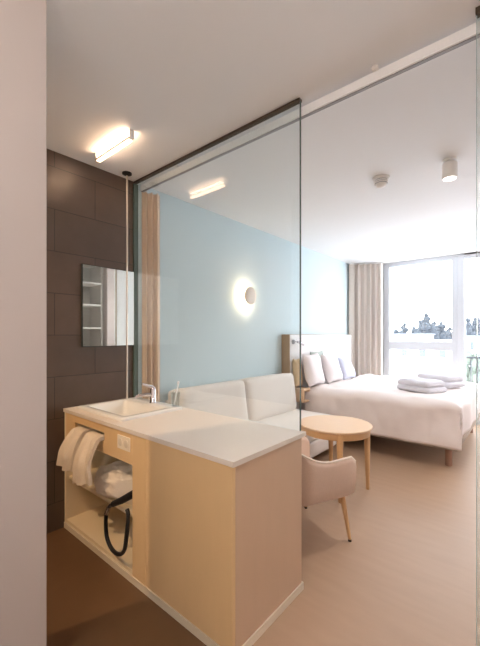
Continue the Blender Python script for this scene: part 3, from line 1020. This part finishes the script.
# ------------------------------------------------------------------ wardrobe seen in the mirror
wd = thing('open_wardrobe', (3.2, 1.5, 0), 'open shelf wardrobe on the right, seen reflected in the bathroom mirror', 'wardrobe')
obj('back_panel', bx(3.36, 3.385, 1.20, 1.86, 0.0, 2.6), M['shelf_back'], wd)
obj('side_panel', bx(2.98, 3.36, 1.17, 1.20, 0.0, 2.6), M['shelf'], wd)
obj('side_panel', bx(2.98, 3.36, 1.83, 1.86, 0.0, 2.6), M['shelf_back'], wd)
obj('top_panel', bx(2.98, 3.36, 1.20, 1.83, 2.57, 2.6), M['shelf'], wd)
for z in (0.08, 0.45, 0.80, 1.16, 1.53, 1.91, 2.27):
    obj('shelf', bx(2.98, 3.36, 1.20, 1.83, z - 0.024, z), M['lamp_white'], wd)
obj('tall_panel', bx(2.95, XR - 0.013, 1.93, 2.06, 0.0, H - 0.001, 0.004), M['pink_panel'],
    label='pale pink tall end panel beside the open wardrobe, seen in the mirror', cat='panel')

# ------------------------------------------------------------------ outside
struct('balcony_floor', bx(1.5, 3.6, W + 0.15, 7.0, -0.2, 0.0), M['balcony'], auto=False)
rg = thing('balcony_railing', (2.5, 6.9, 0), 'dark steel balcony railing outside the glass door', 'railing')
obj('top_rail', bx(1.55, 3.55, 6.87, 6.91, 0.95, 0.985), M['railing'], rg)
obj('bottom_rail', bx(1.55, 3.55, 6.88, 6.90, 0.08, 0.105), M['railing'], rg)
for k in range(19):
    x = 1.57 + k * 0.109
    obj('baluster', bx(x - 0.008, x + 0.008, 6.882, 6.898, 0.105, 0.95), M['railing'], rg)
for x in (1.56, 3.54):
    obj('post', bx(x - 0.02, x + 0.02, 6.87, 6.91, 0.0, 0.95), M['railing'], rg)
struct('ground_outside', bx(-90, 90, 9, 200, -6.4, -6.2), M['snow'], auto=False)


def blob(bm, c, r, sz, seed, cuts=3):
    t = bmesh.new()
    bmesh.ops.create_icosphere(t, subdivisions=cuts, radius=1)
    for v in t.verts:
        d = v.co.normalized()
        k = 1 + 0.35 * noise.noise(d * 2.2 + Vector((seed, 0, 0))) + 0.18 * noise.noise(d * 6 + Vector((0, seed, 0)))
        v.co = Vector((d.x * r * k, d.y * r * k, d.z * sz * k)) + Vector(c)
    m = {}
    for v in t.verts:
        m[v] = bm.verts.new(v.co)
    for f in t.faces:
        bm.faces.new([m[v] for v in f.verts])
    t.free()


random.seed(5)
fd = Vector((-math.sin(0.7044), math.cos(0.7044)))
rd = Vector((math.cos(0.7044), math.sin(0.7044)))


def outside(px, dist):
    p = Vector((2.6152, -1.0978)) + fd * dist + rd * ((px - 240) / 346.74 * dist)
    return p


trees = [(396, 58, 2.6), (404, 66, 4.0), (413, 60, 3.6), (420, 70, 5.2), (427, 62, 5.6), (434, 69, 4.3), (441, 57, 5.2), (449, 68, 3.6), (468, 64, 4.6), (477, 70, 5.6)]
side = ['leftmost', 'second from the left', 'third from the left', 'fourth from the left', 'fifth from the left', 'sixth from the left',
        'seventh from the left', 'eighth from the left', 'ninth from the left', 'rightmost']
for i, (px, d, top) in enumerate(trees):
    d = (56, 63, 70, 77)[i % 4]
    p = outside(px, d)
    t = thing('distant_tree', (p.x, p.y, -6.2), 'hazy dark tree far beyond the window, %s of the row' % side[i], 'tree', 'distant trees')
    obj('trunk', tube([(p.x, p.y, -6.2), (p.x, p.y, -1.0), (p.x, p.y, top * 0.5)], [0.35, 0.25, 0.1], 8), M['trunk'], t, smooth=40)
    bmx = new()
    tt = 1.4 + (top - 1.4) * 0.88
    for k in range(16):
        q = random.random()
        rr = (1 - q) * 1.25 + 0.15
        an = random.uniform(0, 2 * pi)
        blob(bmx, (p.x + rr * math.cos(an) * 0.8, p.y + rr * math.sin(an) * 0.8, tt - 0.3 - (1 - q) * 3.4), 0.30 + 0.30 * (1 - q), 0.34 + 0.25 * (1 - q), i * 3.1 + k, 2)
    add_tube(bmx, [(p.x, p.y, tt - 4.2), (p.x, p.y, tt - 2), (p.x, p.y, tt)], [0.9, 0.55, 0.05], 8)
    obj('crown', bmx, M['tree'], t, smooth='all')


def house(px, d, w, dep, top, lab):
    p = outside(px, d)
    h = thing('distant_building', (p.x, p.y, -6.2), lab, 'building', 'distant buildings')
    obj('walls', bx(p.x - w / 2, p.x + w / 2, p.y, p.y + dep, -6.2, top), M['building'], h)
    obj('roof', bx(p.x - w / 2 - 0.2, p.x + w / 2 + 0.2, p.y - 0.2, p.y + dep + 0.2, top, top + 0.16), M['building_roof'], h)
    n = int(w // 1.6)
    for k in range(n):
        x = p.x - w / 2 + 0.8 + k * (w - 0.8) / n
        obj('window', bx(x - 0.3, x + 0.3, p.y - 0.04, p.y, top - 1.6, top - 0.6), M['building_window'], h)


house(404, 46, 5.0, 5, 1.45, 'low white building far beyond the left window pane')
house(428, 36, 6.2, 5, 0.75, 'smaller white flat roofed building beyond the right half of the window')
house(483, 42, 4.0, 6, 1.2, 'white building far beyond the balcony door')

bp_ = outside(473, 11.5)
bu = thing('garden_shrub', (bp_.x, bp_.y, -6.2), 'green shrub top behind the balcony railing', 'shrub')
obj('stem', tube([(bp_.x, bp_.y, -6.2), (bp_.x, bp_.y, -0.2)], [0.12, 0.05], 8), M['trunk'], bu, smooth=40)
bmx = new()
random.seed(9)
for k in range(9):
    blob(bmx, (bp_.x + random.uniform(-0.3, 0.3), bp_.y + random.uniform(-0.3, 0.3), -0.5 + k * 0.15), 0.28 - k * 0.015, 0.3, k, 2)
obj('foliage', bmx, M['bush'], bu, smooth='all')
